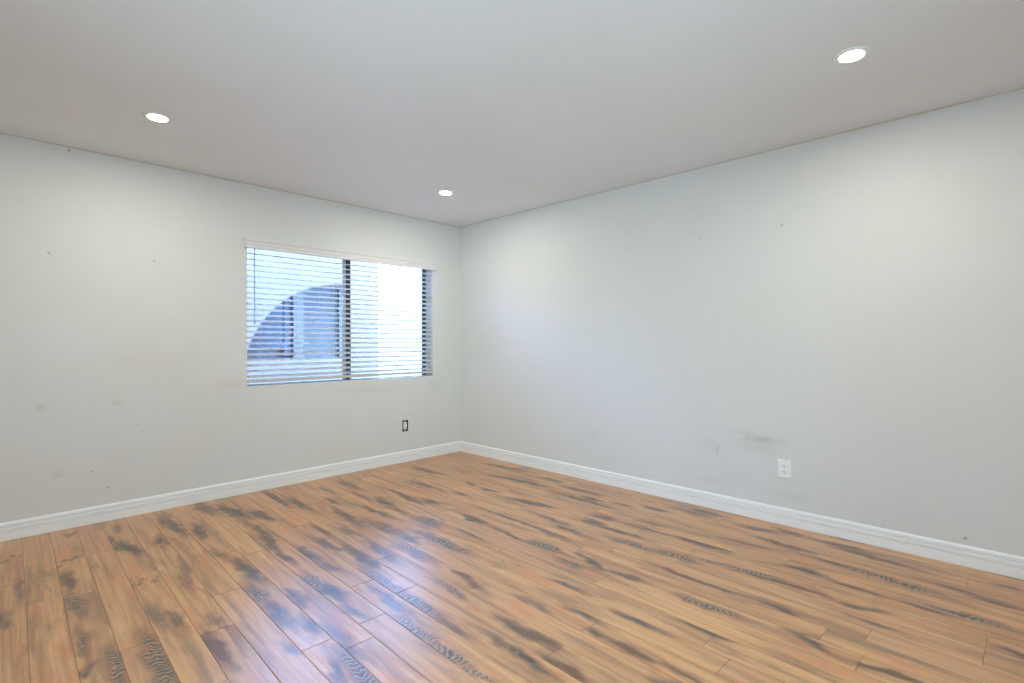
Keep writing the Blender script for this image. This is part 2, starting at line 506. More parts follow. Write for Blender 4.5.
STREAKS = [
    (0, 0.176, 3.634, 0.268, 3.723, 0.009, 0.90, 'd'),
    (0, 0.198, 3.513, 0.210, 3.273, 0.022, 0.80, 'k'),
    (0, 0.200, 3.118, 0.218, 2.941, 0.035, 1.00, 'w'),
    (2, 0.449, 3.794, 0.517, 3.537, 0.035, 0.90, 'd'),
    (2, 0.418, 3.070, 0.511, 3.097, 0.008, 0.90, 'd'),
    (2, 0.432, 3.977, 0.432, 3.825, 0.014, 0.70, 'd'),
    (-2, -0.041, 3.915, 0.026, 3.960, 0.010, 0.90, 'd'),
    (-2, 0.027, 3.616, 0.031, 3.259, 0.016, 0.55, 'd'),
    (3, 0.645, 3.701, 0.634, 3.604, 0.030, 0.60, 'd'),
    (4, 0.733, 4.108, 0.732, 3.950, 0.035, 0.60, 'd'),
    (0, 0.226, 4.178, 0.285, 4.188, 0.014, 0.60, 'd'),
    (2, 0.486, 4.190, 0.479, 4.048, 0.025, 0.60, 'k'),
    (0, 0.203, 2.688, 0.203, 2.503, 0.018, 0.80, 'w'),
    (0, 0.156, 2.350, 0.219, 2.446, 0.010, 1.00, 'd'),
    (0, 0.276, 2.474, 0.276, 2.217, 0.025, 1.00, 'w'),
    (1, 0.393, 2.497, 0.390, 2.106, 0.035, 1.00, 'w'),
    (2, 0.441, 2.767, 0.459, 2.550, 0.025, 0.50, 'w'),
    (-1, 0.146, 2.704, 0.140, 2.489, 0.025, 0.60, 'r'),
    (2, 0.456, 3.448, 0.462, 3.239, 0.025, 0.60, 'r'),
    (2, 0.500, 2.654, 0.507, 2.471, 0.022, 0.60, 'd'),
    (3, 0.567, 2.337, 0.567, 2.101, 0.026, 1.00, 'k'),
    (5, 0.816, 2.668, 0.834, 2.461, 0.026, 0.90, 'w'),
    (5, 0.825, 2.448, 0.835, 2.150, 0.038, 0.70, 'd'),
    (6, 0.947, 2.467, 0.947, 2.304, 0.035, 0.70, 'd'),
    (5, 0.895, 2.183, 0.895, 2.066, 0.030, 0.70, 'd'),
    (3, 0.612, 2.510, 0.629, 2.383, 0.030, 0.60, 'd'),
    (4, 0.774, 2.062, 0.778, 1.982, 0.020, 0.60, 'd'),
    (3, 0.627, 3.077, 0.617, 2.846, 0.022, 0.70, 'w'),
    (7, 1.066, 2.582, 1.066, 2.390, 0.028, 0.90, 'w'),
    (7, 1.077, 2.439, 1.100, 2.253, 0.040, 0.90, 'd'),
    (9, 1.319, 2.433, 1.315, 2.137, 0.028, 0.90, 'w'),
    (8, 1.253, 2.225, 1.227, 1.875, 0.024, 0.70, 'd'),
    (9, 1.314, 2.113, 1.318, 1.819, 0.026, 0.95, 'w'),
    (8, 1.189, 1.926, 1.189, 1.642, 0.026, 1.00, 'w'),
    (8, 1.191, 1.626, 1.191, 1.483, 0.028, 0.90, 'w'),
    (9, 1.314, 1.783, 1.314, 1.548, 0.026, 0.60, 'k'),
    (5, 0.893, 1.819, 0.893, 1.585, 0.032, 1.00, 'w'),
    (6, 0.947, 2.094, 0.940, 1.787, 0.026, 0.70, 'd'),
    (8, 1.188, 1.452, 1.192, 1.360, 0.025, 0.70, 'w'),
    (7, 1.077, 2.149, 1.078, 1.998, 0.020, 0.70, 'd'),
    (11, 1.647, 2.061, 1.611, 1.875, 0.024, 0.80, 'k'),
    (10, 1.512, 2.087, 1.493, 1.829, 0.018, 0.70, 'w'),
    (10, 1.472, 1.775, 1.465, 1.699, 0.022, 0.70, 'r'),
    (5, 0.847, 1.807, 0.815, 1.699, 0.025, 0.70, 'd'),
    (12, 1.690, 1.679, 1.690, 1.500, 0.030, 0.45, 'd'),
    (10, 1.493, 1.582, 1.509, 1.280, 0.028, 0.80, 'k'),
    (9, 1.379, 1.537, 1.373, 1.183, 0.020, 0.90, 'd'),
    (12, 1.773, 1.457, 1.777, 1.300, 0.016, 0.80, 'd'),
    (14, 1.926, 1.698, 1.936, 1.488, 0.014, 0.80, 'd'),
    (12, 1.690, 1.294, 1.701, 1.252, 0.014, 0.90, 'd'),
    (12, 1.696, 1.180, 1.695, 1.002, 0.020, 1.00, 'k'),
    (10, 1.435, 1.271, 1.435, 1.110, 0.022, 1.00, 'k'),
    (13, 1.890, 1.284, 1.900, 1.078, 0.018, 0.75, 'd'),
    (16, 2.209, 1.531, 2.226, 1.316, 0.014, 0.85, 'k'),
    (15, 2.067, 1.653, 2.149, 1.462, 0.018, 0.70, 'r'),
    (18, 2.400, 1.344, 2.440, 0.943, 0.011, 0.90, 'd'),
    (20, 2.681, 1.102, 2.713, 0.769, 0.013, 0.85, 'd'),
    (16, 2.219, 1.146, 2.232, 0.926, 0.026, 1.00, 'w'),
    (14, 2.028, 1.107, 2.028, 0.851, 0.014, 0.70, 'd'),
    (18, 2.438, 0.880, 2.437, 0.721, 0.030, 0.60, 'd'),
    (16, 2.271, 0.671, 2.223, 0.555, 0.022, 1.00, 'd'),
    (16, 2.225, 0.741, 2.192, 0.611, 0.014, 0.60, 'r'),
    (22, 2.926, 0.830, 2.926, 0.749, 0.018, 0.90, 'd'),
    (12, 1.711, 0.970, 1.712, 0.814, 0.016, 0.60, 'k'),
    (20, 2.733, 4.074, 2.758, 3.782, 0.035, 0.85, 'd'),
    (25, 3.309, 3.749, 3.372, 3.292, 0.030, 0.80, 'd'),
    (23, 3.073, 3.386, 3.136, 2.804, 0.030, 0.80, 'd'),
    (20, 2.700, 2.806, 2.761, 2.461, 0.032, 0.85, 'd'),
    (17, 2.398, 2.835, 2.397, 2.033, 0.014, 0.80, 'd'),
    (16, 2.210, 2.454, 2.175, 2.127, 0.014, 0.90, 'k'),
    (16, 2.196, 2.114, 2.207, 1.924, 0.040, 1.00, 'w'),
    (14, 1.951, 2.914, 1.977, 2.707, 0.045, 1.00, 'w'),
    (16, 2.200, 3.226, 2.258, 3.052, 0.038, 0.80, 'd'),
    (15, 2.149, 3.445, 2.149, 3.165, 0.018, 0.85, 'd'),
    (13, 1.820, 2.667, 1.827, 2.237, 0.036, 1.00, 'w'),
    (11, 1.637, 2.621, 1.637, 2.365, 0.036, 0.80, 'w'),
    (16, 2.216, 2.714, 2.209, 2.531, 0.040, 0.80, 'd'),
    (14, 2.028, 2.574, 2.019, 2.314, 0.014, 0.70, 'd'),
    (18, 2.433, 3.784, 2.463, 3.332, 0.025, 0.65, 'd'),
    (18, 2.517, 3.232, 2.515, 3.057, 0.025, 0.60, 'd'),
    (20, 2.723, 3.157, 2.742, 3.021, 0.025, 0.70, 'd'),
    (20, 2.769, 3.400, 2.732, 3.230, 0.022, 0.70, 'd'),
    (25, 3.316, 3.006, 3.324, 2.820, 0.030, 0.70, 'd'),
    (19, 2.586, 2.438, 2.569, 2.128, 0.022, 0.70, 'd'),
    (6, 0.975, 4.322, 1.007, 3.972, 0.045, 0.70, 'd'),
    (7, 1.087, 4.117, 1.136, 3.761, 0.040, 0.95, 'd'),
    (8, 1.215, 3.838, 1.238, 3.614, 0.042, 0.90, 'd'),
    (5, 0.853, 3.806, 0.840, 3.555, 0.032, 0.90, 'd'),
    (4, 0.731, 4.194, 0.765, 3.689, 0.036, 0.70, 'd'),
    (5, 0.875, 3.038, 0.887, 2.699, 0.028, 0.80, 'd'),
    (7, 1.114, 3.356, 1.080, 3.025, 0.030, 0.80, 'k'),
    (7, 1.073, 2.974, 1.085, 2.780, 0.022, 0.80, 'k'),
    (5, 0.819, 3.296, 0.852, 3.061, 0.030, 0.50, 'w'),
    (3, 0.639, 3.752, 0.650, 3.544, 0.025, 0.60, 'd'),
    (10, 1.445, 4.328, 1.438, 3.799, 0.026, 0.80, 'd'),
    (7, 1.114, 3.655, 1.132, 3.270, 0.022, 0.70, 'd'),
    (10, 1.513, 3.988, 1.513, 3.787, 0.035, 0.60, 'd'),
    (3, 0.651, 3.251, 0.645, 3.059, 0.024, 0.60, 'w'),
    (10, 1.513, 4.024, 1.513, 3.623, 0.035, 0.75, 'd'),
    (14, 2.010, 4.180, 2.010, 3.837, 0.036, 0.75, 'd'),
    (14, 1.931, 3.827, 1.931, 3.536, 0.020, 0.70, 'd'),
    (14, 1.984, 3.506, 1.971, 3.284, 0.030, 0.90, 'd'),
    (16, 2.179, 3.640, 2.180, 3.211, 0.018, 0.85, 'd'),
    (11, 1.639, 3.452, 1.621, 3.055, 0.034, 0.80, 'd'),
    (13, 1.810, 3.482, 1.840, 3.027, 0.024, 0.70, 'd'),
    (12, 1.694, 3.118, 1.721, 2.717, 0.035, 0.95, 'w'),
    (12, 1.712, 2.703, 1.724, 2.581, 0.035, 0.75, 'k'),
    (9, 1.317, 3.055, 1.324, 2.787, 0.030, 0.70, 'd'),
    (8, 1.187, 2.966, 1.188, 2.715, 0.024, 0.90, 'd'),
    (9, 1.391, 2.785, 1.376, 2.411, 0.032, 0.85, 'd'),
    (10, 1.512, 2.744, 1.498, 2.465, 0.036, 0.70, 'd'),
    (9, 1.399, 3.272, 1.401, 3.070, 0.020, 0.80, 'k'),
    (14, 1.940, 3.219, 1.958, 2.966, 0.018, 0.70, 'd'),
    (13, 1.813, 4.087, 1.811, 3.869, 0.025, 0.60, 'd'),
    (12, 1.707, 3.776, 1.727, 3.522, 0.020, 0.70, 'd'),
    (11, 1.634, 2.617, 1.620, 2.310, 0.040, 0.65, 'w'),
    (10, 1.517, 3.150, 1.515, 2.918, 0.030, 0.60, 'd'),
    (8, 1.196, 2.671, 1.210, 2.524, 0.025, 0.70, 'd'),
    (24, 3.238, 2.694, 3.262, 2.389, 0.028, 0.85, 'd'),
    (23, 3.136, 2.396, 3.128, 2.284, 0.030, 0.85, 'd'),
    (23, 3.066, 2.704, 3.053, 2.087, 0.022, 0.75, 'd'),
    (24, 3.172, 2.165, 3.189, 2.030, 0.015, 0.70, 'k'),
    (24, 3.262, 1.984, 3.262, 1.830, 0.028, 0.80, 'd'),
    (21, 2.865, 2.108, 2.855, 1.979, 0.036, 0.95, 'd'),
    (20, 2.757, 2.100, 2.717, 1.984, 0.036, 0.95, 'd'),
    (20, 2.702, 1.973, 2.718, 1.675, 0.020, 0.80, 'd'),
    (19, 2.588, 1.801, 2.601, 1.538, 0.030, 0.95, 'w'),
    (19, 2.614, 1.526, 2.638, 1.295, 0.030, 0.90, 'w'),
    (21, 2.864, 1.891, 2.882, 1.514, 0.012, 0.85, 'd'),
    (21, 2.888, 1.531, 2.887, 1.319, 0.028, 0.95, 'd'),
    (25, 3.382, 1.728, 3.382, 1.554, 0.034, 0.95, 'w'),
    (22, 2.977, 1.834, 2.992, 1.690, 0.018, 0.70, 'd'),
    (17, 2.387, 2.131, 2.387, 1.968, 0.032, 0.90, 'w'),
    (16, 2.229, 2.044, 2.207, 1.924, 0.032, 0.95, 'w'),
    (18, 2.516, 2.151, 2.516, 1.974, 0.026, 0.70, 'd'),
    (16, 2.263, 1.754, 2.199, 1.606, 0.026, 1.00, 'd'),
    (15, 2.136, 1.805, 2.132, 1.672, 0.030, 0.75, 'w'),
    (16, 2.218, 1.538, 2.239, 1.362, 0.016, 0.80, 'k'),
    (18, 2.438, 1.423, 2.426, 1.186, 0.016, 0.80, 'k'),
    (20, 2.766, 2.554, 2.766, 2.466, 0.025, 0.80, 'd'),
    (17, 2.398, 1.938, 2.398, 1.762, 0.018, 0.70, 'r'),
    (15, 2.149, 1.635, 2.149, 1.465, 0.018, 0.70, 'r'),
    (16, 2.187, 1.944, 2.183, 1.760, 0.016, 0.70, 'r'),
    (26, 3.433, 1.708, 3.451, 1.506, 0.030, 0.85, 'd'),
    (25, 3.360, 1.305, 3.378, 1.143, 0.026, 0.80, 'd'),
    (26, 3.464, 1.130, 3.427, 0.987, 0.022, 0.85, 'd'),
    (24, 3.231, 1.195, 3.195, 0.881, 0.026, 0.65, 'k'),
    (26, 3.434, 0.909, 3.439, 0.700, 0.028, 0.90, 'd'),
    (27, 3.575, 0.882, 3.576, 0.728, 0.020, 0.80, 'd'),
    (21, 2.887, 1.442, 2.887, 1.220, 0.030, 0.95, 'd'),
    (23, 3.143, 0.857, 3.138, 0.638, 0.020, 0.85, 'd'),
    (22, 2.940, 0.881, 2.930, 0.777, 0.024, 1.00, 'd'),
    (20, 2.687, 1.249, 2.736, 0.847, 0.022, 0.85, 'w'),
    (18, 2.423, 1.205, 2.435, 0.896, 0.012, 0.90, 'd'),
    (20, 2.704, 0.878, 2.709, 0.628, 0.016, 0.80, 'k'),
    (21, 2.900, 0.672, 2.897, 0.589, 0.014, 0.85, 'k'),
    (23, 3.068, 1.333, 3.090, 1.003, 0.014, 0.70, 'k'),
    (21, 2.873, 1.032, 2.898, 0.921, 0.016, 0.70, 'r'),
    (25, 3.374, 1.342, 3.396, 1.196, 0.016, 0.60, 'r'),
    (25, 3.388, 0.774, 3.360, 0.471, 0.026, 0.95, 'k'),
    (27, 3.563, 0.826, 3.591, 0.513, 0.010, 0.60, 'd'),
    (23, 3.139, 0.736, 3.095, 0.315, 0.026, 0.85, 'w'),
    (21, 2.891, 0.666, 2.900, 0.503, 0.014, 0.90, 'k'),
    (21, 2.900, 0.445, 2.888, 0.274, 0.014, 0.85, 'd'),
    (22, 2.932, 0.275, 2.935, 0.077, 0.026, 1.00, 'w'),
    (24, 3.222, 0.328, 3.220, 0.233, 0.020, 0.70, 'd'),
    (24, 3.179, 0.201, 3.179, 0.083, 0.024, 0.75, 'k'),
    (20, 2.684, 0.603, 2.712, 0.503, 0.026, 0.70, 'd'),
    (19, 2.589, 0.600, 2.579, 0.394, 0.012, 0.70, 'd'),
    (27, 3.619, 0.169, 3.583, 0.094, 0.020, 0.70, 'd'),
    (26, 3.424, 0.138, 3.424, 0.089, 0.018, 0.80, 'd'),
    (20, 2.738, 0.490, 2.700, 0.306, 0.016, 0.70, 'r'),
    (16, 2.234, 0.442, 2.248, 0.290, 0.020, 1.00, 'k'),
    (14, 1.957, 0.934, 1.944, 0.702, 0.014, 0.30, 'd'),
    (18, 2.524, 0.379, 2.511, 0.256, 0.014, 0.50, 'r'),
    (20, 2.730, 0.085, 2.709, 0.036, 0.018, 0.80, 'd'),
]


# ------------------------------------------------------------------ floor: planks with seams
def smoothstep(e0, e1, x):
    t = np.clip((x - e0) / (e1 - e0), 0, 1)
    return t * t * (3 - 2 * t)


def build_floor():
    th = math.radians(1.2)
    ct, st = math.cos(th), math.sin(th)
    P0, PW, LEN = 0.172, 0.1245, 1.22
    joints = {-1: 3.19, 1: 2.46, 3: 2.36, 5: 1.97, 7: 1.99, 10: 1.29, 11: 1.90, 12: 1.30, 13: 0.80, 15: 1.52}
    across = [0.0, 0.0022] + [PW * k / 8 for k in range(1, 8)] + [PW - 0.0022, PW]
    rng = random.Random(11)
    verts, faces, uv, ids, seam, rows = [], [], [], [], [], []
    for row in range(-12, 40):
        p0 = P0 + row * PW
        j0 = joints.get(row, rng.uniform(0, LEN))
        k0 = math.floor((Y0 - 0.3 - j0) / LEN)
        k1 = math.ceil((WY + 0.4 - j0) / LEN)
        for k in range(k0, k1):
            q0, q1 = j0 + k * LEN, j0 + (k + 1) * LEN
            n = 64
            along = [q0, q0 + 0.0022] + [q0 + LEN * i / n for i in range(1, n)] + [q1 - 0.0022, q1]
            pid = (rng.random(), rng.random(), rng.random())
            start = len(verts)
            for iq, q in enumerate(along):
                for ip, dp in enumerate(across):
                    p = p0 + dp
                    rim = ip in (0, len(across) - 1) or iq in (0, len(along) - 1)
                    verts.append((p * ct + q * st, -p * st + q * ct, -0.0012 if rim else 0.0))
                    uv.append((p, q))
                    ids.append(pid)
                    seam.append(1.0 if rim else 0.0)
                    rows.append(row)
            w = len(across)
            for iq in range(len(along) - 1):
                for ip in range(w - 1):
                    a = start + iq * w + ip
                    quad = (a, a + 1, a + w + 1, a + w)
                    cx = sum(verts[i][0] for i in quad) / 4
                    cy = sum(verts[i][1] for i in quad) / 4
                    if X0 - 0.02 < cx < WX + 0.004 and Y0 - 0.02 < cy < WY + 0.004:
                        faces.append(quad)
    V = np.array(verts)
    UV = np.array(uv)
    R = np.array(rows)
    N = len(V)
    fields = {k: np.zeros(N) for k in ('smoke', 'ripple', 'knot', 'red', 'halo')}
    kinds = {'d': 'smoke', 'w': 'ripple', 'k': 'knot', 'r': 'red'}
    marks = list(STREAKS)
    # boards the photograph barely shows get figure of the same sort
    for _ in range(150):
        row = rng.randint(-12, 39)
        c = P0 + (row + 0.5) * PW + rng.uniform(-0.025, 0.025)
        q = rng.uniform(Y0, WY)
        x = c * ct + q * st
        dep = x * 0.714 + q * 0.70
        lat = abs(x * 0.70 - q * 0.714)
        if dep > 1.75 and lat < dep * 0.99:
            continue
        ln = rng.uniform(0.08, 0.35)
        marks.append((row, c, q, c + rng.uniform(-0.012, 0.012), q + ln, rng.uniform(0.014, 0.034), rng.uniform(0.6, 1.0),
                      rng.choice('ddwwkr')))
    for row, p1, q1, p2, q2, hw, s, k in marks:
        idx = np.nonzero(R == row)[0]
        if len(idx) == 0:
            continue
        P = UV[idx].copy()
        ph = rng.uniform(0, 6.28)
        wob = (np.sin(P[:, 1] * 31 + ph) + np.sin(P[:, 1] * 57 + P[:, 0] * 40 + 2 * ph))
        wob2 = np.sin(P[:, 0] * 62 + ph * 3) + np.sin(P[:, 0] * 110 + P[:, 1] * 13 + ph)
        P[:, 0] += 0.006 * wob * min(1.0, hw / 0.03)
        P[:, 1] += 0.022 * wob2
        a = np.array((p1, q1))
        d = np.array((p2 - p1, q2 - q1))
        t = np.clip(((P - a) @ d) / max(1e-6, d @ d), 0, 1)
        e = P - (a + t[:, None] * d)
        half = max(0.02, np.linalg.norm(d) / 2)
        ax = d / max(1e-6, np.linalg.norm(d))
        rel = P - (a + d / 2)
        al = rel @ ax
        pe = rel[:, 0] * ax[1] - rel[:, 1] * ax[0]
        dist = np.sqrt((pe / (hw * 1.2)) ** 2 + (np.abs(al) / (half * 1.2 + 0.02)) ** 2.2)
        val = s * (1 - smoothstep(0.15, 1.25, dist))
        tail = np.sqrt((pe / (hw * 1.5 + 0.006)) ** 2 + (np.abs(al) / (half * 1.7 + 0.05)) ** 2)
        hv = s * (1 - smoothstep(0.2, 1.2, tail))
        if k != 'r':
            fields['halo'][idx] = np.maximum(fields['halo'][idx], hv)
        f = fields[kinds[k]]
        f[idx] = np.maximum(f[idx], val)
    used = np.unique(np.array(faces).ravel())
    remap = -np.ones(N, dtype=int)
    remap[used] = np.arange(len(used))
    me = bpy.data.meshes.new('floor')
    me.from_pydata([verts[i] for i in used], [], [tuple(remap[i] for i in f) for f in faces])
    for name, arr in list(fields.items()) + [('seam', np.array(seam))]:
        at = me.attributes.new(name, 'FLOAT', 'POINT')
        at.data.foreach_set('value', arr[used].astype(np.float32))
    at = me.attributes.new('plank_id', 'FLOAT_VECTOR', 'POINT')
    at.data.foreach_set('vector', np.array(ids)[used].astype(np.float32).ravel())
    lay = me.uv_layers.new(name='plank')
    li = np.zeros(len(me.loops), dtype=np.int32)
    me.loops.foreach_get('vertex_index', li)
    lay.data.foreach_set('uv', UV[used][li].astype(np.float32).ravel())
    me.materials.append(m_floor)
    # underside so that the floor is a slab
    o = bpy.data.objects.new('floor', me)
    link(o)
    return structure(o)


build_floor()
bm = bmesh.new()
box(bm, X0 - WT, WX + WT, Y0 - WT, WY + WT, -0.16, -0.004)
structure(mesh_object('floor_slab', bm, m_paving))

# ------------------------------------------------------------------ ceiling and walls
bm = bmesh.new()
box(bm, X0 - WT, WX + WT, Y0 - WT, WY + WT, H, H + 0.16)
structure(mesh_object('ceiling', bm, m_ceiling))

bm = bmesh.new()   # window wall, pierced by the window and by the socket box
xs = sorted({X0 - WT, WIN_X0, WIN_X1, BOX_X0, BOX_X1, WX + WT})
zs = sorted({0.0, BOX_Z0, BOX_Z1, WIN_Z0, WIN_Z1, H})
vcache = {}


def vert(x, y, z):
    key = (round(x, 5), round(y, 5), round(z, 5))
    if key not in vcache:
        vcache[key] = bm.verts.new(key)
    return vcache[key]


def in_hole(i, j):
    if not (0 <= i < len(xs) - 1 and 0 <= j < len(zs) - 1):
        return True
    cx, cz = (xs[i] + xs[i + 1]) / 2, (zs[j] + zs[j + 1]) / 2
    return (WIN_X0 < cx < WIN_X1 and WIN_Z0 < cz < WIN_Z1) or (BOX_X0 < cx < BOX_X1 and BOX_Z0 < cz < BOX_Z1)


ya, yb = WY, WY + WT
for i in range(len(xs) - 1):
    for j in range(len(zs) - 1):
        if in_hole(i, j):
            continue
        x0, x1, z0, z1 = xs[i], xs[i + 1], zs[j], zs[j + 1]
        bm.faces.new((vert(x0, ya, z0), vert(x1, ya, z0), vert(x1, ya, z1), vert(x0, ya, z1)))
        bm.faces.new((vert(x0, yb, z0), vert(x0, yb, z1), vert(x1, yb, z1), vert(x1, yb, z0)))
        if in_hole(i - 1, j):
            bm.faces.new((vert(x0, ya, z0), vert(x0, ya, z1), vert(x0, yb, z1), vert(x0, yb, z0)))
        if in_hole(i + 1, j):
            bm.faces.new((vert(x1, ya, z0), vert(x1, yb, z0), vert(x1, yb, z1), vert(x1, ya, z1)))
        if in_hole(i, j - 1):
            bm.faces.new((vert(x0, ya, z0), vert(x0, yb, z0), vert(x1, yb, z0), vert(x1, ya, z0)))
        if in_hole(i, j + 1):
            bm.faces.new((vert(x0, ya, z1), vert(x1, ya, z1), vert(x1, yb, z1), vert(x0, yb, z1)))
structure(mesh_object('wall_left', bm, m_wall_left))

bm = bmesh.new()
box(bm, WX, WX + WT, Y0 - WT, WY, 0, H)
structure(mesh_object('wall_right', bm, m_wall_right))
bm = bmesh.new()
box(bm, X0 - WT, X0, Y0 - WT, NY0, 0, H)
box(bm, X0 - WT, X0, NY1, WY, 0, H)
box(bm, X0 - WT, X0, NY0, NY1, 0, NZ0)
box(bm, X0 - WT, X0, NY0, NY1, NZ1, H)
structure(mesh_object('wall_near', bm, m_wall))
bm = bmesh.new()
box(bm, X0, RX0, Y0 - WT, Y0, 0, H)
box(bm, RX1, WX, Y0 - WT, Y0, 0, H)
box(bm, RX0, RX1, Y0 - WT, Y0, 0, RZ0)
box(bm, RX0, RX1, Y0 - WT, Y0, RZ1, H)
structure(mesh_object('wall_back', bm, m_wall))

# thin caulk bead at the ceiling, toned dark to paint the joint's shade
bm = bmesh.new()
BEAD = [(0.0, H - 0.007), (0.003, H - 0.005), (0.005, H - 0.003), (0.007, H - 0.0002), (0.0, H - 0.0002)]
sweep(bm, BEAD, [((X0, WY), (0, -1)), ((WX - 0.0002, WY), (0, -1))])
structure(mesh_object('trim_1', bm, m_shade_caulk))
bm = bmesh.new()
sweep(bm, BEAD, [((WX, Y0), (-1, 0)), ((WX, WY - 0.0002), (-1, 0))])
structure(mesh_object('trim_2', bm, m_shade_caulk))

# baseboards: flat board, groove, bead, groove, rounded cap
PROFILE = [(0.0, 0.001), (0.015, 0.001), (0.015, 0.0535), (0.004, 0.0555), (0.004, 0.0625), (0.0150, 0.0645),
           (0.0140, 0.0775), (0.003, 0.0795), (0.003, 0.0865), (0.0115, 0.0885), (0.0108, 0.099), (0.0065, 0.1065), (0.0, 0.109)]
bm = bmesh.new()
sweep(bm, PROFILE, [((X0, WY), (0, -1)), ((WX - 0.0002, WY), (0, -1))])
structure(mesh_object('baseboard_left', bm, m_trim))
bm = bmesh.new()
sweep(bm, PROFILE, [((WX, Y0), (-1, 0)), ((WX, WY - 0.0002), (-1, 0))])
structure(mesh_object('baseboard_right', bm, m_trim))

# ------------------------------------------------------------------ sliding window
FY0, FY1 = WY + 0.100, WY + 0.150
fr = 0.026
bm = bmesh.new()
box(bm, WIN_X0, WIN_X1, FY0, FY1, WIN_Z0, WIN_Z0 + 0.005)
box(bm, WIN_X0, WIN_X1, FY0, FY1, WIN_Z1 - fr, WIN_Z1)
box(bm, WIN_X0, WIN_X0 + fr, FY0, FY1, WIN_Z0 + 0.005, WIN_Z1 - fr)
box(bm, WIN_X1 - 0.012, WIN_X1, FY0, FY1, WIN_Z0 + 0.005, WIN_Z1 - fr)
win = structure(mesh_object('window_1', bm, m_alu, bevel=0.002))
zlo, zhi = WIN_Z0 + 0.005, WIN_Z1 - fr


def fill_window(name, a0, a1, z0, z1, place):
    """two-light window added as unseen fill; place maps (along, depth) intervals to x and y intervals"""
    bm = bmesh.new()
    mid = (a0 + a1) / 2

    def bar(u0, u1, d0, d1, w0, w1):
        x0, x1, y0, y1 = place(u0, u1, d0, d1)
        box(bm, x0, x1, y0, y1, w0, w1)
    for u in (a0, mid - 0.02, a1 - 0.04):
        bar(u, u + 0.04, 0.09, 0.13, z0, z1)
    for u0, u1 in ((a0 + 0.04, mid - 0.02), (mid + 0.02, a1 - 0.04)):
        for w in (z0, z1 - 0.04):
            bar(u0, u1, 0.09, 0.13, w, w + 0.04)
    win_ = structure(mesh_object(name, bm, m_alu))
    for u0, u1 in ((a0 + 0.04, mid - 0.02), (mid + 0.02, a1 - 0.04)):
        bm = bmesh.new()
        x0, x1, y0, y1 = place(u0, u1, 0.108, 0.112)
        box(bm, x0, x1, y0, y1, z0 + 0.04, z1 - 0.04)
        mesh_object('window_pane', bm, m_fill_tint, win_)


fill_window('fill_window_2', RX0, RX1, RZ0, RZ1, lambda u0, u1, d0, d1: (u0, u1, Y0 - d1, Y0 - d0))  # made-up window out of view, lets in fill light
fill_window('fill_window_3', NY0, NY1, NZ0, NZ1, lambda u0, u1, d0, d1: (X0 - d1, X0 - d0, u0, u1))  # second made-up window out of view, same purpose
bm = bmesh.new()
box(bm, 3.186, WIN_X1 - 0.012, FY0 + 0.006, FY1 - 0.004, zlo, zhi)
mesh_object('jamb_channel', bm, m_bronze, win, bevel=0.002)
bm = bmesh.new()
box(bm, 2.318, 2.362, FY0 + 0.004, FY0 + 0.028, zlo, zhi)
mesh_object('meeting_stile', bm, m_bronze, win, bevel=0.002)
bm = bmesh.new()
box(bm, 2.286, 2.318, FY0 + 0.012, FY0 + 0.026, zlo, zhi)
mesh_object('sash_stile', bm, m_alu, win, bevel=0.002)
for xa, xb, yy in ((WIN_X0 + fr, 2.30, FY0 + 0.036), (2.34, 3.19, FY0 + 0.016)):
    bm = bmesh.new()
    box(bm, xa, xb, yy, yy + 0.004, zlo, zhi)
    mesh_object('window_pane', bm, m_glass, win)

# ------------------------------------------------------------------ slatted blind
blind = empty('window_blind', (2.33, WY, WIN_Z0), 'white horizontal slatted blind hanging in the window, slats open', 'blind')


def blind_part(name, bm, mat, **kw):
    o = mesh_object(name, bm, mat, blind, **kw)
    o.matrix_parent_inverse = blind.matrix_world.inverted()
    return o


bpy.context.view_layer.update()
VX0, VX1, VZ0, VZ1 = 1.401, 3.260, 1.930, 2.012
bm = bmesh.new()   # moulded valance with short returns, standing proud of the wall
prof = [(0.0, VZ0), (0.020, VZ0), (0.022, VZ0 + 0.004), (0.022, VZ0 + 0.021), (0.0175, VZ0 + 0.024), (0.0175, VZ0 + 0.027),
        (0.022, VZ0 + 0.030), (0.022, VZ0 + 0.047), (0.0175, VZ0 + 0.050), (0.0175, VZ0 + 0.053), (0.0225, VZ0 + 0.057),
        (0.026, VZ0 + 0.066), (0.027, VZ1 - 0.003), (0.024, VZ1), (0.0, VZ1)]
sweep(bm, prof, [((VX0, WY - 0.001), (0, -1)), ((VX1, WY - 0.001), (0, -1))])
blind_part('valance', bm, m_valance)
SY0, SY1 = WY + 0.012, WY + 0.062
SX0, SX1 = WIN_X0 + 0.006, WIN_X1 - 0.008
bm = bmesh.new()
box(bm, SX0, SX1, SY0, SY1, 1.940, 1.982)
blind_part('headrail', bm, m_slat, bevel=0.002)
PITCH = 0.0447
TILT = math.radians(20)
RAIL_Z = 0.875
bm = bmesh.new()
yc = (SY0 + SY1) / 2
nsl = 23
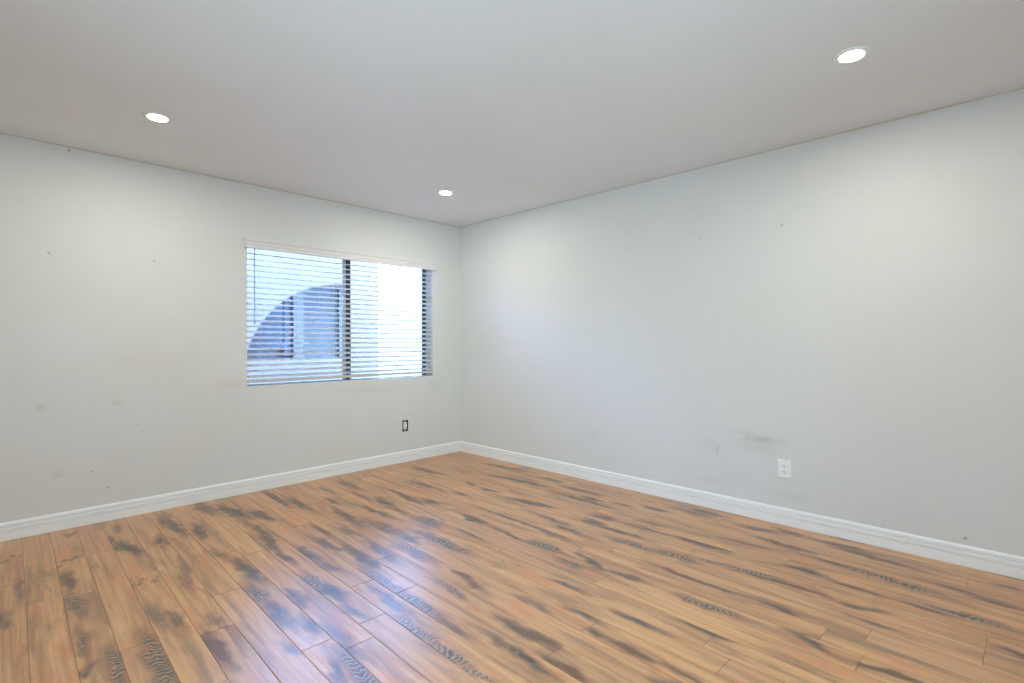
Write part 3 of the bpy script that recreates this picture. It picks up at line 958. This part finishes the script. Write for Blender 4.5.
for i in range(nsl):
    z = RAIL_Z + 0.036 + i * PITCH
    if z > 1.935:
        break
    half = 0.025
    top, bot = [], []
    for kx in range(-4, 5):
        s = kx / 4.0
        dy, dz = s * half, 0.0012 * (1 - s * s)
        yy = yc + dy * math.cos(TILT) - dz * math.sin(TILT)
        zz = z + dy * math.sin(TILT) + dz * math.cos(TILT)
        thick = 0.0014 * (1 - 0.3 * s ** 8)
        top.append((yy, zz + thick))
        bot.append((yy, zz - thick))
    loop = top + bot[::-1]
    ra = [bm.verts.new((SX0, y, z_)) for y, z_ in loop]
    rb = [bm.verts.new((SX1, y, z_)) for y, z_ in loop]
    for a in range(len(loop)):
        b = (a + 1) % len(loop)
        bm.faces.new((ra[a], ra[b], rb[b], rb[a]))
    bm.faces.new(ra[::-1])
    bm.faces.new(rb)
blind_part('slats', bm, m_slat)
bm = bmesh.new()
box(bm, SX0, SX1, SY0 + 0.001, SY1 - 0.001, RAIL_Z - 0.012, RAIL_Z + 0.012)
blind_part('bottom_rail', bm, m_rail, bevel=0.003)
for lx in (1.53, 1.858, 2.18, 2.503, 2.845, 3.14):
    bm = bmesh.new()
    for yy in (SY0 - 0.0012, SY1 + 0.0012):
        tube(bm, (lx, yy, RAIL_Z), (lx, yy, 1.945), 0.0009, 6)
    blind_part('ladder_cord', bm, m_cord)
bm = bmesh.new()
tube(bm, (1.479, WY - 0.006, 1.333), (1.479, WY - 0.006, 1.350), 0.0048, 10)
tube(bm, (1.479, WY - 0.006, 1.350), (1.479, WY - 0.006, 1.935), 0.0034, 8)
blind_part('tilt_wand', bm, m_wand)

# ------------------------------------------------------------------ recessed ceiling lamps
LAMPS = [(0.658, 3.403, 'round recessed ceiling light nearest the left edge of the photo'),
         (2.679, 3.403, 'round recessed ceiling light nearest the far corner, above the window end'),
         (2.652, 0.511, 'largest round recessed ceiling light, close to the right wall'),
         (0.658, 0.511, 'round recessed ceiling light directly over the photographer, out of frame')]


def downlight(x, y, label):
    root = empty('recessed_light', (x, y, H), label, 'ceiling light', 'recessed lights in the ceiling')
    bm = bmesh.new()
    lathe(bm, [(0.047, -0.0075), (0.056, -0.0085), (0.066, -0.005), (0.069, -0.0008), (0.0465, -0.0008), (0.047, -0.0075)], 40)
    mesh_object('trim_ring', bm, m_trim, root, smooth=True)
    bm = bmesh.new()
    lathe(bm, [(0.0, -0.0082), (0.030, -0.0080), (0.047, -0.0074)], 40)
    mesh_object('lens', bm, m_lens, root)
    return root


proto = downlight(*LAMPS[0])
for x, y, label in LAMPS[1:]:
    r = proto.copy()
    COL.objects.link(r)
    r.location = (x, y, H)
    r['label'] = label
    for ch in proto.children:
        c = ch.copy()
        COL.objects.link(c)
        c.parent = r


# ------------------------------------------------------------------ sockets
def duplex_face(bm, cz, depth0, depth1, r=0.0165):
    """one rounded receptacle face, flat at top and bottom, facing -y in local space"""
    n = 28
    ring = []
    for i in range(n):
        a = 2 * PI * i / n
        ring.append((r * math.cos(a), max(-0.0125, min(0.0125, r * math.sin(a)))))
    fa = [bm.verts.new((x, -depth0, cz + z)) for x, z in ring]
    fb = [bm.verts.new((x, -depth1, cz + z)) for x, z in ring]
    for i in range(n):
        j = (i + 1) % n
        bm.faces.new((fa[i], fa[j], fb[j], fb[i]))
    bm.faces.new(fb)
    bm.faces.new(fa[::-1])


def receptacle_slots(parent, cz, d):
    for sx, hh in ((-0.0063, 0.0042), (0.0063, 0.0036)):
        bm = bmesh.new()
        box(bm, sx - 0.0012, sx + 0.0012, -d - 0.0004, -d + 0.001, cz + 0.003 - hh, cz + 0.003 + hh)
        mesh_object('slot', bm, m_slot, parent)
    bm = bmesh.new()
    tube(bm, (0, -d - 0.0004, cz - 0.0072), (0, -d + 0.001, cz - 0.0072), 0.0026, 12)
    mesh_object('slot', bm, m_slot, parent)


# covered outlet on the right wall; local -y looks into the room, so turn it to -x
out = empty('wall_outlet', (WX, 1.063, 0.361), 'white plastic duplex outlet with cover plate low on the right wall', 'outlet',
            rot=(0, 0, -PI / 2))
bm = bmesh.new()
w, h = 0.041, 0.0575
box(bm, -w, w, -0.006, -0.0002, -h, h)
mesh_object('cover_plate', bm, m_plastic, out, bevel=0.0035)
for cz in (0.0195, -0.0195):
    bm = bmesh.new()
    duplex_face(bm, cz, 0.004, 0.0085)
    rec = mesh_object('receptacle', bm, m_plastic, out)
    receptacle_slots(rec, cz, 0.0085)
bm = bmesh.new()
tube(bm, (0, -0.0055, 0), (0, -0.0072, 0), 0.0032, 14)
mesh_object('screw', bm, m_brass, out)

# bare outlet under the window: open box in the wall, no cover plate
bx = (BOX_X0 + BOX_X1) / 2
bz = (BOX_Z0 + BOX_Z1) / 2
bare = empty('open_outlet', (bx, WY, bz), 'bare outlet in an open box under the window, cover plate missing', 'outlet')
bm = bmesh.new()
hw, hh = (BOX_X1 - BOX_X0) / 2 - 0.0005, (BOX_Z1 - BOX_Z0) / 2 - 0.0005
t = 0.003
box(bm, -hw, hw, 0.050, 0.053, -hh, hh)
box(bm, -hw, -hw + t, -0.001, 0.050, -hh, hh)
box(bm, hw - t, hw, -0.001, 0.050, -hh, hh)
box(bm, -hw + t, hw - t, -0.001, 0.050, -hh, -hh + t)
box(bm, -hw + t, hw - t, -0.001, 0.050, hh - t, hh)
mesh_object('junction_box', bm, m_steel, bare)
bm = bmesh.new()
box(bm, -0.017, 0.017, -0.004, 0.030, -0.034, 0.034)
body = mesh_object('receptacle', bm, m_plastic, bare, bevel=0.003)
for cz in (0.0195, -0.0195):
    receptacle_slots(body, cz, 0.004)
bm = bmesh.new()
box(bm, -0.007, 0.007, 0.002, 0.0035, -0.052, -0.034)
mesh_object('mounting_ear', bm, m_brass, bare)
bm = bmesh.new()
box(bm, -0.007, 0.007, 0.002, 0.0035, 0.034, 0.052)
mesh_object('mounting_ear', bm, m_brass, bare)

# ------------------------------------------------------------------ outside the window
EY, ET = 6.0, 0.22                      # arcade wall across the walkway
AX, AZ, AR = 3.08, 0.752, 1.153         # centre and radius of its arch
SILL, PIER0, PIER1, TOP = 0.995, 3.200, 3.600, 2.25
bm = bmesh.new()
a0 = math.asin((SILL - AZ) / AR)
arc = [(AX - AR * math.cos(a0 + (PI / 2 - a0) * k / 40), AZ + AR * math.sin(a0 + (PI / 2 - a0) * k / 40)) for k in range(41)]
arc.append((PIER0, AZ + AR))
L = -2.5


def slab(pts):
    fa = [bm.verts.new((x, EY, z)) for x, z in pts]
    fb = [bm.verts.new((x, EY + ET, z)) for x, z in pts]
    bm.faces.new(fa)
    bm.faces.new(fb[::-1])
    for i in range(len(pts)):
        j = (i + 1) % len(pts)
        bm.faces.new((fa[i], fb[i], fb[j], fa[j]))


slab([(L, -0.05), (PIER1, -0.05), (PIER1, SILL), (L, SILL)])
slab([(L, SILL), arc[0], (arc[0][0], TOP), (L, TOP)])
for (xa, za), (xb, zb) in zip(arc[:-1], arc[1:]):
    slab([(xa, za), (xb, zb), (xb, TOP), (xa, TOP)])
slab([(PIER0, SILL), (PIER1, SILL), (PIER1, TOP), (PIER0, TOP)])
bmesh.ops.remove_doubles(bm, verts=bm.verts[:], dist=0.0005)
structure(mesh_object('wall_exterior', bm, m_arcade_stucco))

# passage behind the arch: roof slab, floor slab
bm = bmesh.new()
roof = [(L, EY + ET), (PIER1 + 0.05, EY + ET), (0.59 * 8.6, 8.6), (L, 8.6)]
lo_, hi_ = [bm.verts.new((x, y, 2.09)) for x, y in roof], [bm.verts.new((x, y, 2.22)) for x, y in roof]
bm.faces.new(lo_[::-1])
bm.faces.new(hi_)
for i in range(4):
    bm.faces.new((lo_[i], lo_[(i + 1) % 4], hi_[(i + 1) % 4], hi_[i]))
structure(mesh_object('ceiling_exterior', bm, m_arcade_stucco))
bm = bmesh.new()
box(bm, L, PIER1, EY + ET, 8.6, -0.05, 0.0)
structure(mesh_object('floor_exterior', bm, m_paving))
bm = bmesh.new()
box(bm, -25, 40, WY + WT, 60, -0.25, -0.05)
structure(mesh_object('ground', bm, m_paving))

bm = bmesh.new()   # tall white building filling the window's right half, added to block reflected sky
box(bm, 5.3, 14.0, 9.6, 10.0, -0.05, 7.0)
box(bm, 5.2, 14.1, 9.5, 10.1, 7.0, 7.2)
structure(mesh_object('building_opposite', bm, m_bright_stucco))

nb = empty('neighbouring_building', (3.3, 8.0, 0.0), 'shaded building front seen through the arch outside the window', 'building')


def nb_part(name, bm, mat, parent=None):
    o = mesh_object(name, bm, mat, parent or nb)
    o.matrix_parent_inverse = nb.matrix_world.inverted()
    return o


bpy.context.view_layer.update()
bm = bmesh.new()
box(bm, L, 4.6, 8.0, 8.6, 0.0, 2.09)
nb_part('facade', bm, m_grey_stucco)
bm = bmesh.new()
box(bm, 2.0, 3.2, 7.94, 7.998, 1.16, 2.05)
nb_part('window', bm, m_dark_glass)
bm = bmesh.new()
box(bm, 3.14, 3.245, 7.92, 7.998, 0.98, 2.09)
nb_part('window_jamb', bm, m_bronze)
bm = bmesh.new()
box(bm, 2.0, 3.14, 7.92, 7.998, 1.12, 1.16)
nb_part('window_sill', bm, m_bronze)
bm = bmesh.new()
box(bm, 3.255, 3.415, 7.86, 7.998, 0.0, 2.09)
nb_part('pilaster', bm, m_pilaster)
bm = bmesh.new()
box(bm, 4.03, 4.15, 7.93, 7.998, 0.6, 2.09)
nb_part('downpipe', bm, m_bronze)
